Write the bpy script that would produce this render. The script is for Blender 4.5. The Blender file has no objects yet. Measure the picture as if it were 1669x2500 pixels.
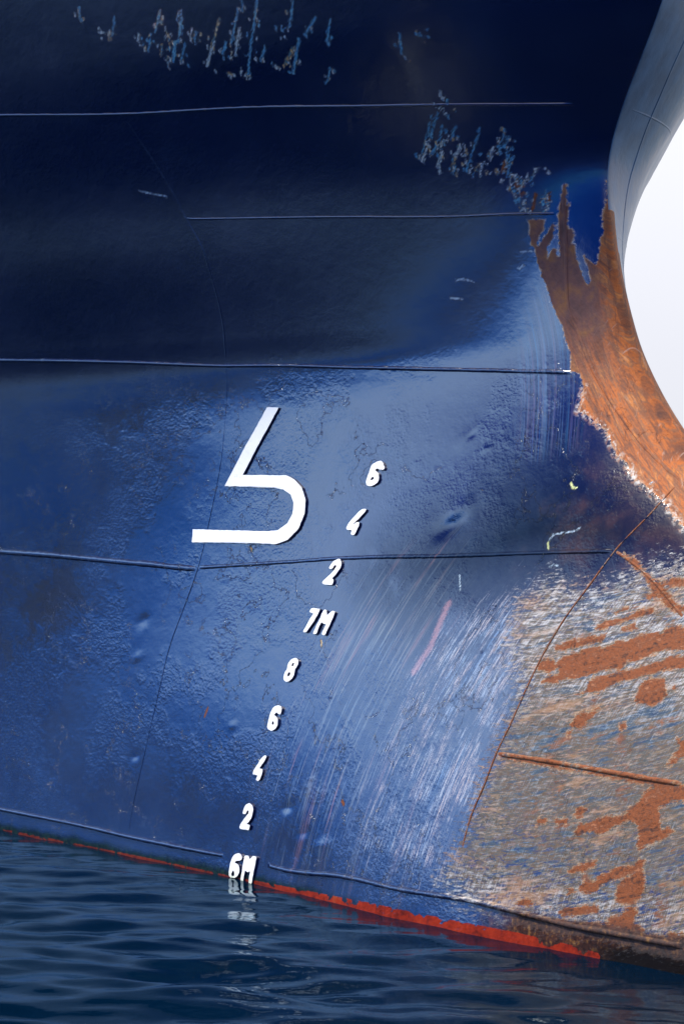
import bpy, math
import numpy as np
from mathutils import Vector
from mathutils.geometry import tessellate_polygon

# ------------------------------------------------------------------ camera, sky, sun, exposure
scene = bpy.context.scene
cam = bpy.data.cameras.new("camera"); cam_o = bpy.data.objects.new("camera", cam)
scene.collection.objects.link(cam_o); scene.camera = cam_o
cam_o.location = (0, 0, 1.50); cam_o.rotation_euler = (math.radians(90), 0, 0)
cam.sensor_fit = 'HORIZONTAL'; cam.sensor_width = 24.0; cam.lens = 77.0
cam.clip_start = 0.1; cam.clip_end = 3000
cam.dof.use_dof = True; cam.dof.focus_distance = 8.5; cam.dof.aperture_fstop = 5.6

SUN_EL, SUN_AZ = math.radians(63), math.radians(-103)     # azimuth measured from +Y towards +X
world = bpy.data.worlds.new("World"); scene.world = world; world.use_nodes = True
wt = world.node_tree; wt.nodes.clear()
def wn(t, **k):
    n = wt.nodes.new(t)
    for a, b in k.items(): setattr(n, a, b)
    return n
out = wn('ShaderNodeOutputWorld'); bg = wn('ShaderNodeBackground'); bg.inputs['Strength'].default_value = 0.12
sky = wn('ShaderNodeTexSky', sky_type='NISHITA', sun_disc=False); sky.ozone_density = 3.0; sky.dust_density = 0; sky.sun_elevation = SUN_EL; sky.sun_rotation = SUN_AZ
tc = wn('ShaderNodeTexCoord'); sep = wn('ShaderNodeSeparateXYZ'); wt.links.new(tc.outputs['Generated'], sep.inputs[0])
ramp = wn('ShaderNodeValToRGB'); wt.links.new(sep.outputs['Z'], ramp.inputs[0])   # overcast: brighter overhead than at the horizon
ramp.color_ramp.elements[0].position = 0.0; ramp.color_ramp.elements[0].color = (.43, .445, .465, 1)
ramp.color_ramp.elements[1].position = 0.75; ramp.color_ramp.elements[1].color = (1, 1, 1, 1)
e = ramp.color_ramp.elements.new(.22); e.color = (.56, .58, .61, 1)
mul = wn('ShaderNodeMixRGB', blend_type='MULTIPLY'); mul.inputs[0].default_value = 1; mul.inputs[2].default_value = (13.5, 13.2, 13.5, 1)
wt.links.new(ramp.outputs[0], mul.inputs[1])
nz = wn('ShaderNodeTexNoise'); nz.inputs['Scale'].default_value = 2.2; nz.inputs['Detail'].default_value = 5
mp = wn('ShaderNodeMapping'); mp.inputs['Scale'].default_value = (1, 1, 3); wt.links.new(tc.outputs['Generated'], mp.inputs[0]); wt.links.new(mp.outputs[0], nz.inputs['Vector'])
nr = wn('ShaderNodeMapRange'); nr.inputs['From Min'].default_value = .3; nr.inputs['From Max'].default_value = .7; nr.inputs['To Min'].default_value = .97; nr.inputs['To Max'].default_value = 1.0
wt.links.new(nz.outputs['Fac'], nr.inputs['Value'])
mix = wn('ShaderNodeMixRGB'); deep = wn('ShaderNodeMixRGB', blend_type='MULTIPLY'); deep.inputs[0].default_value = 1; deep.inputs[2].default_value = (.035, .24, .95, 1); wt.links.new(sky.outputs[0], deep.inputs[1])
# broken cloud: a blue gap low over the water on the ship's near side, solid white cloud elsewhere
gx = wn('ShaderNodeMapRange', interpolation_type='SMOOTHSTEP'); gx.inputs['From Min'].default_value = -.28; gx.inputs['From Max'].default_value = .07; wt.links.new(sep.outputs['X'], gx.inputs['Value'])
gz = wn('ShaderNodeMapRange', interpolation_type='SMOOTHSTEP'); gz.inputs['From Min'].default_value = .64; gz.inputs['From Max'].default_value = .86; wt.links.new(sep.outputs['Z'], gz.inputs['Value'])
gy = wn('ShaderNodeMapRange', interpolation_type='SMOOTHSTEP'); gy.inputs['From Min'].default_value = -.45; gy.inputs['From Max'].default_value = .15; gy.inputs['To Min'].default_value = .12; wt.links.new(sep.outputs['Y'], gy.inputs['Value'])
gxy = wn('ShaderNodeMath', operation='MULTIPLY'); wt.links.new(gx.outputs[0], gxy.inputs[0]); wt.links.new(gy.outputs[0], gxy.inputs[1])
gm = wn('ShaderNodeMath', operation='MAXIMUM'); wt.links.new(gxy.outputs[0], gm.inputs[0]); wt.links.new(gz.outputs[0], gm.inputs[1])
gs = wn('ShaderNodeMath', operation='MULTIPLY'); wt.links.new(gm.outputs[0], gs.inputs[0]); wt.links.new(nr.outputs[0], gs.inputs[1])
wt.links.new(gs.outputs[0], mix.inputs[0]); 
bank = wn('ShaderNodeValToRGB'); wt.links.new(sep.outputs['Z'], bank.inputs[0]); be = bank.color_ramp.elements      # a bright cloud bank standing over the harbour
be[0].position = .02; be[0].color = (0, 0, 0, 1); be[1].position = .57; be[1].color = (0, 0, 0, 1)
for q_, v_ in ((.085, .04), (.18, .68), (.36, .60), (.48, .38)):
    k_ = be.new(q_); k_.color = (v_, v_, v_, 1)
bk = wn('ShaderNodeMixRGB'); bx = wn('ShaderNodeMapRange', interpolation_type='SMOOTHSTEP'); bx.inputs['From Min'].default_value = -.52; bx.inputs['From Max'].default_value = -.84; wt.links.new(sep.outputs['X'], bx.inputs['Value'])
bm_ = wn('ShaderNodeMath', operation='MULTIPLY'); wt.links.new(bank.outputs[0], bm_.inputs[0]); wt.links.new(bx.outputs[0], bm_.inputs[1]); wt.links.new(bm_.outputs[0], bk.inputs[0]); wt.links.new(deep.outputs[0], bk.inputs[1]); bcol = wn('ShaderNodeValToRGB'); wt.links.new(sep.outputs['Z'], bcol.inputs[0]); bcol.color_ramp.elements[0].position = .07; bcol.color_ramp.elements[0].color = (.03, .26, .80, 1); bcol.color_ramp.elements[1].position = .27; bcol.color_ramp.elements[1].color = (.46, .68, 1, 1)
bsc = wn('ShaderNodeMixRGB', blend_type='MULTIPLY'); bsc.inputs[0].default_value = 1; bsc.inputs[2].default_value = (26, 26, 26, 1); wt.links.new(bcol.outputs[0], bsc.inputs[1]); wt.links.new(bsc.outputs[0], bk.inputs[2])
wt.links.new(bk.outputs[0], mix.inputs[1]); wt.links.new(mul.outputs[0], mix.inputs[2])
wt.links.new(mix.outputs[0], bg.inputs[0]); wt.links.new(bg.outputs[0], out.inputs[0])

sun = bpy.data.lights.new("sun", 'SUN'); sun.energy = 5.0; sun.angle = math.radians(9); sun.color = (1, .94, .85)
sun_o = bpy.data.objects.new("sun", sun); scene.collection.objects.link(sun_o); sun_o.location = (-6, -4, 12)
sd = Vector((math.sin(SUN_AZ)*math.cos(SUN_EL), math.cos(SUN_AZ)*math.cos(SUN_EL), math.sin(SUN_EL)))
sun_o.rotation_euler = sd.to_track_quat('Z', 'Y').to_euler()
scene.view_settings.view_transform = 'Standard'; scene.view_settings.look = 'None'
scene.view_settings.gamma = 1; scene.view_settings.exposure = 0.2
scene.render.engine = 'CYCLES'
scene.cycles.max_bounces = 6

# ------------------------------------------------------------------ hull form (ship coordinates: s forward of the stem foot, z above water)
F=5355.0; CH=1.50; CX,CY=834.5,1250.0
A=math.radians(63.0)
FW=np.array([math.cos(A),-math.sin(A)]); NL=np.array([-math.sin(A),-math.cos(A)])
P0=np.array([1.014,8.41])
# z, S, r2(=2r), b at s=-0.4,-1.1,-2.9,-8,-30
TB=np.array([
[-2.5,2.05,.50,1.00,1.12,1.50,3.0,6.5],
[-1.0,2.15,.42,1.02,1.13,1.50,3.0,6.5],
[ 0.0,1.95,.27,.925,1.03,1.47,2.95,6.5],
[ 0.6,1.72,.22,.80,.94,1.415,2.95,6.55],
[ 1.1,1.34,.17,.655,.825,1.39,3.0,6.6],
[ 1.4,1.00,.17,.55,.755,1.395,3.05,6.65],
[ 1.74,.500,.17,.43,.685,1.425,3.12,6.7],
[ 2.04,.225,.13,.342,.640,1.465,3.25,6.75],
[ 2.12,.175,.115,.328,.641,1.485,3.3,6.77],
[ 2.25,.12,.085,.327,.677,1.55,3.4,6.8],
[ 2.6,.022,.035,.370,.795,1.745,3.6,6.85],
[ 2.8,.005,.022,.43,.865,1.84,3.75,6.9],
[ 3.4,.37,0.010,.82,1.22,2.22,4.25,7.1],
[ 4.0,.72,0.010,1.10,1.46,2.52,4.5,7.3],
[ 4.7,.90,.012,1.18,1.52,2.60,4.6,7.35]])
def pslopes(x,Y):
    h=np.diff(x); dl=np.diff(Y,axis=0)/h[:,None]
    m=np.zeros_like(Y)
    m[1:-1]=(dl[:-1]*h[1:,None]+dl[1:]*h[:-1,None])/(h[1:]+h[:-1])[:,None]
    m[0]=dl[0]; m[-1]=dl[-1]
    return m
_Z=TB[:,0]; _M=pslopes(_Z,TB[:,1:])
def zpar(z):
    z=np.clip(z,_Z[0],_Z[-1]); i=np.clip(np.searchsorted(_Z,z)-1,0,len(_Z)-2)
    h=(_Z[i+1]-_Z[i]); t=(z-_Z[i])/h; t=t[:,None]; h=h[:,None]
    a,b=TB[i,1:],TB[i+1,1:]
    return (2*t**3-3*t**2+1)*a+(t**3-2*t**2+t)*h*_M[i]+(-2*t**3+3*t**2)*b+(t**3-t**2)*h*_M[i+1]
ST=np.array([-.4,-1.1,-2.9,-8,-30.])
def half(s,z):
    """half breadth at station s, height z (arrays of one shape)"""
    sh=np.shape(s); s=np.ravel(np.asarray(s,float)); z=np.ravel(np.asarray(z,float)); p=zpar(z)
    S=p[:,0]; d=S-s
    X=np.concatenate([np.zeros((len(s),1)),S[:,None]-ST[None]],1)     # d stations
    Y=np.concatenate([np.zeros((len(s),1)),p[:,2:]**2],1)
    h=np.diff(X,axis=1); dl=np.diff(Y,axis=1)/h
    M=np.zeros_like(Y)
    M[:,1:-1]=(dl[:,:-1]*h[:,1:]+dl[:,1:]*h[:,:-1])/(h[:,1:]+h[:,:-1])
    M[:,0]=p[:,1]; M[:,-1]=dl[:,-1]
    i=np.clip((d[:,None]>X).sum(1)-1,0,X.shape[1]-2); r=np.arange(len(s))
    hh=h[r,i]; t=np.clip((d-X[r,i])/hh,0,1)
    v=(2*t**3-3*t**2+1)*Y[r,i]+(t**3-2*t**2+t)*hh*M[r,i]+(-2*t**3+3*t**2)*Y[r,i+1]+(t**3-t**2)*hh*M[r,i+1]
    v=np.where(d<0,p[:,1]*d,v)
    return (np.sign(v)*np.sqrt(np.abs(v))).reshape(sh)
def stem(z): return zpar(np.ravel(np.asarray(z,float)))[:,0].reshape(np.shape(z))
def world(s,z,side=1.):
    b=half(s,z)*side
    return np.stack([P0[0]+FW[0]*s+NL[0]*b, P0[1]+FW[1]*s+NL[1]*b, z],-1)

GLYPH={'symbol': [[(-1.3895,1.9441),(-1.3327,1.9393),(-1.4776,1.657),(-1.2464,1.6514),(-1.1999,1.6356),(-1.1518,1.5984),(-1.1199,1.5475),(-1.1109,1.4913),(-1.1288,1.4295),(-1.1777,1.3813),(-1.2356,1.3655),(-1.329,1.3656),(-1.7279,1.3684),(-1.7295,1.4243),(-1.3018,1.4171),(-1.2416,1.422),(-1.1953,1.4517),(-1.1762,1.4912),(-1.1818,1.5364),(-1.2043,1.5704),(-1.2496,1.5934),(-1.3023,1.6007),(-1.5702,1.6103)]],'six_top': [[(-0.7602,1.705),(-0.7432,1.6886),(-0.7315,1.6734),(-0.738,1.668),(-0.7565,1.6682),(-0.7717,1.6748),(-0.7804,1.6662),(-0.7685,1.6605),(-0.7558,1.6492),(-0.7487,1.6302),(-0.7509,1.6176),(-0.7645,1.6082),(-0.7792,1.602),(-0.794,1.6025),(-0.8084,1.6086),(-0.8144,1.6214),(-0.813,1.6373),(-0.8095,1.6531),(-0.8079,1.669),(-0.8043,1.6848),(-0.795,1.695),(-0.7784,1.701)],[(-0.7841,1.6409),(-0.7771,1.6384),(-0.7759,1.6297),(-0.7904,1.6243),(-0.7937,1.6283),(-0.7907,1.6354)]],'four_top': [[(-0.7975,1.5096),(-0.7753,1.5104),(-0.7774,1.5009),(-0.8011,1.4757),(-0.8142,1.463),(-0.8273,1.4503),(-0.8222,1.448),(-0.8159,1.4551),(-0.8058,1.4575),(-0.7952,1.4552),(-0.7942,1.4426),(-0.7986,1.4299),(-0.8014,1.4189),(-0.8047,1.4094),(-0.8122,1.4054),(-0.824,1.4077),(-0.8288,1.4124),(-0.8273,1.4242),(-0.841,1.4257),(-0.8605,1.428),(-0.8597,1.4422),(-0.8529,1.4549),(-0.8325,1.4788),(-0.8102,1.5025)]],'two_top': [[(-0.8646,1.3088),(-0.8522,1.308),(-0.8412,1.2966),(-0.8376,1.2799),(-0.846,1.2608),(-0.8582,1.2437),(-0.8731,1.2297),(-0.8606,1.2248),(-0.8614,1.2058),(-0.8683,1.2035),(-0.9221,1.2064),(-0.9235,1.2148),(-0.9157,1.2234),(-0.894,1.2408),(-0.8779,1.2559),(-0.8679,1.2709),(-0.8633,1.2794),(-0.8724,1.2834),(-0.8803,1.2801),(-0.8827,1.2695),(-0.9002,1.2671),(-0.905,1.2723),(-0.898,1.2872),(-0.8873,1.3)]],'seven': [[(-0.9525,1.1083),(-0.9028,1.1069),(-0.9002,1.1038),(-0.9087,1.0783),(-0.922,1.0525),(-0.9369,1.0309),(-0.9506,1.0103),(-0.9685,1.0106),(-0.9703,1.0158),(-0.9571,1.0427),(-0.9461,1.0663),(-0.9316,1.089),(-0.9575,1.0902),(-0.9584,1.0976)]],'m_top': [[(-0.872,1.1048),(-0.858,1.1011),(-0.849,1.0805),(-0.8299,1.0979),(-0.8185,1.1014),(-0.8061,1.0977),(-0.8082,1.082),(-0.818,1.0483),(-0.8278,1.0229),(-0.8336,1.0039),(-0.8518,1.0051),(-0.8541,1.0113),(-0.8408,1.0494),(-0.8543,1.0468),(-0.8754,1.0564),(-0.8839,1.0268),(-0.8867,1.0078),(-0.9034,1.005),(-0.9081,1.009),(-0.8979,1.0388),(-0.8878,1.0643),(-0.88,1.0961)]],'eight': [[(-0.9804,0.9057),(-0.9675,0.9026),(-0.9576,0.8943),(-0.9561,0.8817),(-0.9619,0.8701),(-0.9681,0.8596),(-0.9667,0.8471),(-0.9667,0.8358),(-0.9735,0.824),(-0.9857,0.8132),(-1.0001,0.8085),(-1.0146,0.8102),(-1.0254,0.8184),(-1.0291,0.8321),(-1.025,0.8463),(-1.0168,0.8569),(-1.0181,0.8695),(-1.0176,0.8822),(-1.0079,0.8941),(-0.995,0.9024)],[(-0.9837,0.8872),(-0.9793,0.8817),(-0.9839,0.8707),(-0.9939,0.8721),(-0.996,0.877),(-0.9916,0.8842)],[(-0.9968,0.8479),(-0.9896,0.8433),(-0.9926,0.833),(-1.0,0.8285),(-1.0062,0.8309),(-1.0072,0.8397),(-1.0029,0.8457)]],'six_low': [[(-1.0241,0.7126),(-1.0066,0.7107),(-0.997,0.7019),(-0.9963,0.6893),(-0.9977,0.6777),(-1.0132,0.6787),(-1.0271,0.685),(-1.0384,0.6726),(-1.0196,0.6666),(-1.0081,0.657),(-1.0027,0.6343),(-1.0117,0.6189),(-1.036,0.6085),(-1.0578,0.6132),(-1.0681,0.625),(-1.0676,0.6462),(-1.0639,0.6676),(-1.0604,0.689),(-1.0485,0.7046)],[(-1.036,0.6486),(-1.0282,0.6428),(-1.0278,0.6359),(-1.0367,0.6317),(-1.0429,0.6375),(-1.0414,0.6439)]],'four_low': [[(-1.0531,0.5091),(-1.041,0.5091),(-1.0379,0.5041),(-1.0498,0.4831),(-1.066,0.4647),(-1.0736,0.4535),(-1.0527,0.4533),(-1.0506,0.4451),(-1.0522,0.4302),(-1.0577,0.417),(-1.0638,0.4059),(-1.0829,0.4051),(-1.0841,0.4103),(-1.079,0.4255),(-1.095,0.4266),(-1.111,0.4278),(-1.1091,0.4417),(-1.0961,0.4599),(-1.0803,0.4803),(-1.0676,0.4984)]],'two_low': [[(-1.1132,0.3109),(-1.0913,0.3079),(-1.0777,0.2946),(-1.0771,0.2757),(-1.0831,0.2539),(-1.1001,0.233),(-1.1128,0.2253),(-1.0859,0.2252),(-1.0906,0.2046),(-1.0974,0.2027),(-1.1564,0.2023),(-1.1556,0.2162),(-1.1398,0.235),(-1.1192,0.2563),(-1.1045,0.2706),(-1.1069,0.282),(-1.1171,0.2798),(-1.1227,0.2644),(-1.144,0.2642),(-1.1419,0.2793),(-1.1319,0.2994)]],'six_water': [[(-1.1457,0.1039),(-1.1274,0.103),(-1.1146,0.093),(-1.1154,0.0791),(-1.1327,0.0748),(-1.1521,0.0724),(-1.1593,0.063),(-1.1408,0.0611),(-1.1246,0.0526),(-1.1186,0.0322),(-1.1277,0.0141),(-1.1438,0.0036),(-1.1723,-0.0002),(-1.1864,0.0064),(-1.1914,0.0227),(-1.1896,0.0506),(-1.1838,0.0768),(-1.1694,0.0956)],[(-1.1607,0.0331),(-1.1515,0.0237),(-1.1508,0.0111),(-1.1664,0.0069),(-1.1738,0.0165),(-1.167,0.028)]],'m_water': [[(-1.0979,0.1003),(-1.0714,0.1036),(-1.0574,0.0886),(-1.0426,0.1052),(-1.0146,0.1056),(-1.0161,0.0834),(-1.0198,0.0578),(-1.0244,0.0279),(-1.0251,-0.0036),(-1.0484,-0.0068),(-1.0477,0.0164),(-1.0466,0.0459),(-1.0632,0.0374),(-1.0827,0.0433),(-1.0851,0.0198),(-1.0841,-0.0116),(-1.1044,-0.0144),(-1.1043,0.0067),(-1.1016,0.0471),(-1.1004,0.0768)]]}
STEM_LEFT=[(-0.2049,2.6333),(-0.1977,2.6108),(-0.2028,2.5701),(-0.1977,2.5366),(-0.1849,2.5168),(-0.1838,2.4962),(-0.1752,2.4497),(-0.1636,2.4363),(-0.1641,2.4093),(-0.1452,2.3812),(-0.1338,2.3472),(-0.1212,2.31),(-0.1037,2.2788),(-0.087,2.2478),(-0.0605,2.2099),(-0.0408,2.1568),(-0.0159,2.1208),(0.0012,2.0837),(0.0128,2.036),(0.0555,2.0232),(0.0893,1.9702),(0.1013,1.8796),(0.1628,1.8545),(0.1879,1.8353),(0.2513,1.8029),(0.2985,1.7485),(0.3376,1.7098),(0.3943,1.6788),(0.4492,1.6258),(0.5145,1.5955),(0.5759,1.5584),(0.6319,1.529),(0.749,1.4428)]
STEM_TOP=[(0.0035,2.7717),(0.0072,2.6875),(0.0052,2.635),(0.0161,2.5568),(0.0082,2.554),(0.0137,2.5204),(0.013,2.4951),(0.016,2.4679),(0.0139,2.4443),(-0.0053,2.4581),(-0.0152,2.4666),(-0.0265,2.4862),(-0.0311,2.4834),(-0.0153,2.4492),(-0.0038,2.4152),(0.0091,2.3844),(0.0005,2.3659),(-0.014,2.3889),(-0.0299,2.4247),(-0.05,2.4718),(-0.0587,2.5088),(-0.0603,2.5279),(-0.0717,2.5317),(-0.0654,2.5646),(-0.0726,2.5887),(-0.0844,2.5894),(-0.0874,2.6101),(-0.0854,2.6621),(-0.0816,2.6919),(-0.0912,2.6798),(-0.0898,2.7615),(-0.0989,2.7635),(-0.1037,2.7262),(-0.11,2.6778),(-0.1134,2.6417),(-0.1112,2.5516),(-0.1029,2.4815),(-0.1137,2.4853),(-0.1176,2.5156),(-0.1306,2.5165),(-0.144,2.4746),(-0.1464,2.5238),(-0.1287,2.5527),(-0.124,2.6124),(-0.1324,2.6129),(-0.1451,2.5774),(-0.1619,2.5548),(-0.1727,2.5287),(-0.1806,2.5292),(-0.1718,2.5681),(-0.1573,2.5908),(-0.1536,2.63)]
PATCHES=[[(0.3858,1.0166),(0.3863,1.0283),(0.4143,1.0334),(0.4585,1.047),(0.4809,1.0403),(0.5227,1.0574),(0.5918,1.0642),(0.5883,1.0488),(0.5316,1.0349),(0.4883,1.0214),(0.4263,1.0031),(0.3936,1.0034)],[(0.3413,0.9484),(0.354,0.9685),(0.3973,0.9746),(0.413,0.9599),(0.4371,0.9882),(0.4971,0.9988),(0.528,1.0194),(0.6063,1.0268),(0.6438,1.0512),(0.7089,1.0616),(0.7477,1.0782),(0.8103,1.0882),(0.8473,1.1046),(1.2397,1.1247),(1.2702,1.0447),(0.8777,1.0244),(0.8177,1.0105),(0.7782,0.9974),(0.7158,0.9831),(0.7014,0.9599),(0.6509,0.9459),(0.5714,0.9302),(0.5377,0.9169),(0.4816,0.9099),(0.4371,0.8958),(0.3729,0.8921),(0.4055,0.9133),(0.4434,0.9192),(0.43,0.9416),(0.3871,0.9354),(0.3442,0.9408)],[(0.5356,0.856),(0.5729,0.8735),(0.5702,0.9074),(0.6195,0.9291),(0.7055,0.9489),(0.7683,0.9634),(0.8271,0.985),(0.8831,1.0099),(1.2769,1.0267),(1.2889,0.9942),(0.8778,0.9654),(0.7995,0.9391),(0.7161,0.9195),(0.6788,0.8949),(0.6381,0.8774),(0.5721,0.862)],[(0.5439,1.0889),(0.5709,1.1167),(0.6358,1.1305),(0.6964,1.1516),(0.7481,1.1684),(0.754,1.1535),(0.6962,1.1289),(0.6356,1.1078),(0.5595,1.0857)],[(0.6459,1.0816),(0.6492,1.0969),(0.6901,1.1098),(0.7228,1.096),(0.6913,1.0835)],[(0.5976,1.1444),(0.6069,1.1562),(0.6482,1.169),(0.6482,1.1576),(0.6076,1.1429)],[(0.7894,0.8533),(0.8024,0.9059),(0.8264,0.9258),(0.8864,0.9291),(0.8897,0.9073),(0.9153,0.8831),(0.9106,0.8719),(0.8755,0.8477),(0.8031,0.8394)],[(0.92,0.8944),(0.928,0.9205),(0.9442,0.9104),(0.9487,0.8852)],[(0.549,0.747),(0.5637,0.7896),(0.5894,0.799),(0.6188,0.7972),(0.6587,0.8187),(0.6318,0.7868),(0.615,0.7518),(0.5881,0.7461)],[(0.7529,0.773),(0.7817,0.7825),(0.7844,0.7605),(0.769,0.752)],[(0.5422,0.7238),(0.567,0.737),(0.5624,0.7216)],[(0.9962,0.7397),(1.3674,0.7629),(1.3922,0.6817),(0.994,0.6778),(1.0172,0.7124)],[(0.7527,1.2552),(0.7808,1.2709),(1.1834,1.2646),(0.7916,1.2448)],[(0.7155,1.2051),(0.7506,1.2174),(0.742,1.2059)],[(0.5472,1.3546),(0.5988,1.3322),(0.6891,1.2803),(0.7763,1.2294),(0.8397,1.1788),(1.2297,1.1503),(1.2383,1.1283),(0.8244,1.1633),(0.7638,1.2065),(0.7016,1.2502),(0.6346,1.3021)],[(0.6817,0.3961),(0.6855,0.4261),(0.772,0.4499),(0.8125,0.4688),(0.8538,0.4657),(0.8775,0.4935),(0.9094,0.5221),(0.9337,0.5606),(0.9583,0.5809),(0.9979,0.5917),(1.4183,0.5909),(1.4259,0.5631),(1.0337,0.5377),(0.9948,0.5088),(1.0029,0.4773),(1.0238,0.4437),(1.0409,0.4597),(1.0662,0.441),(1.0435,0.4136),(0.9785,0.385),(0.9541,0.3607),(0.9302,0.3797),(0.9357,0.4199),(0.9176,0.4578),(0.8815,0.4613),(0.8394,0.4351),(0.8045,0.4131),(0.7376,0.4059),(0.6951,0.3902)],[(0.6875,0.2712),(0.7022,0.2877),(0.7537,0.3049),(0.796,0.319),(0.7839,0.2938),(0.7246,0.272),(0.7,0.258)],[(0.738,0.2149),(0.751,0.2386),(0.7946,0.2476),(0.8161,0.2722),(0.8763,0.3012),(0.9386,0.3158),(0.9548,0.3392),(0.9798,0.3421),(0.9793,0.3062),(0.9967,0.2654),(0.989,0.2215),(0.956,0.1958),(0.9062,0.1857),(0.8897,0.2016),(0.8948,0.2384),(0.9072,0.2616),(0.9517,0.2957),(0.8843,0.266),(0.8373,0.2384),(0.7858,0.2064),(0.745,0.2048)],[(0.6928,0.2092),(0.7184,0.2198),(0.736,0.2037),(0.6977,0.1877)],[(0.6833,0.1269),(0.693,0.1466),(0.7501,0.1615),(0.8295,0.172),(0.8392,0.1479),(0.7793,0.1326),(0.6993,0.118)],[(0.8731,0.1344),(0.9297,0.1564),(0.9596,0.1783),(0.9791,0.1666),(0.9764,0.1376),(1.0231,0.1155),(1.0217,0.101),(0.8953,0.1122)],[(0.477,0.0911),(0.5993,0.0969),(0.7176,0.0985),(0.876,0.1204),(1.0251,0.1051),(1.108,0.1024),(1.1245,0.1223),(1.5166,0.1491),(1.5387,0.0297),(1.078,0.0452),(1.0168,0.0399),(0.9362,0.0604),(0.8163,0.065),(0.6791,0.06),(0.5337,0.0616),(0.4845,0.0584)],[(0.4831,0.1296),(0.504,0.1474),(0.568,0.1484),(0.5619,0.1327),(0.5003,0.1206)],[(0.9806,0.6514),(0.9961,0.6707),(1.0319,0.6773),(0.9951,0.6454)],[(0.6602,0.4494),(0.6681,0.4725),(0.7133,0.4955),(0.7183,0.4775),(0.6796,0.4477)],[(0.5066,0.407),(0.5111,0.4263),(0.549,0.4322),(0.5441,0.4148)],[(0.5838,0.4302),(0.6344,0.4393),(0.6374,0.4284),(0.5916,0.4198)],[(0.2754,0.6215),(0.3292,0.6184),(0.4577,0.6179),(0.5579,0.6153),(0.6331,0.6068),(0.7517,0.6025),(0.9548,0.5932),(1.4173,0.5944),(1.4193,0.5874),(0.9573,0.5844),(0.7544,0.5935),(0.6114,0.5993),(0.4851,0.6108),(0.3317,0.6109)]]
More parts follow.
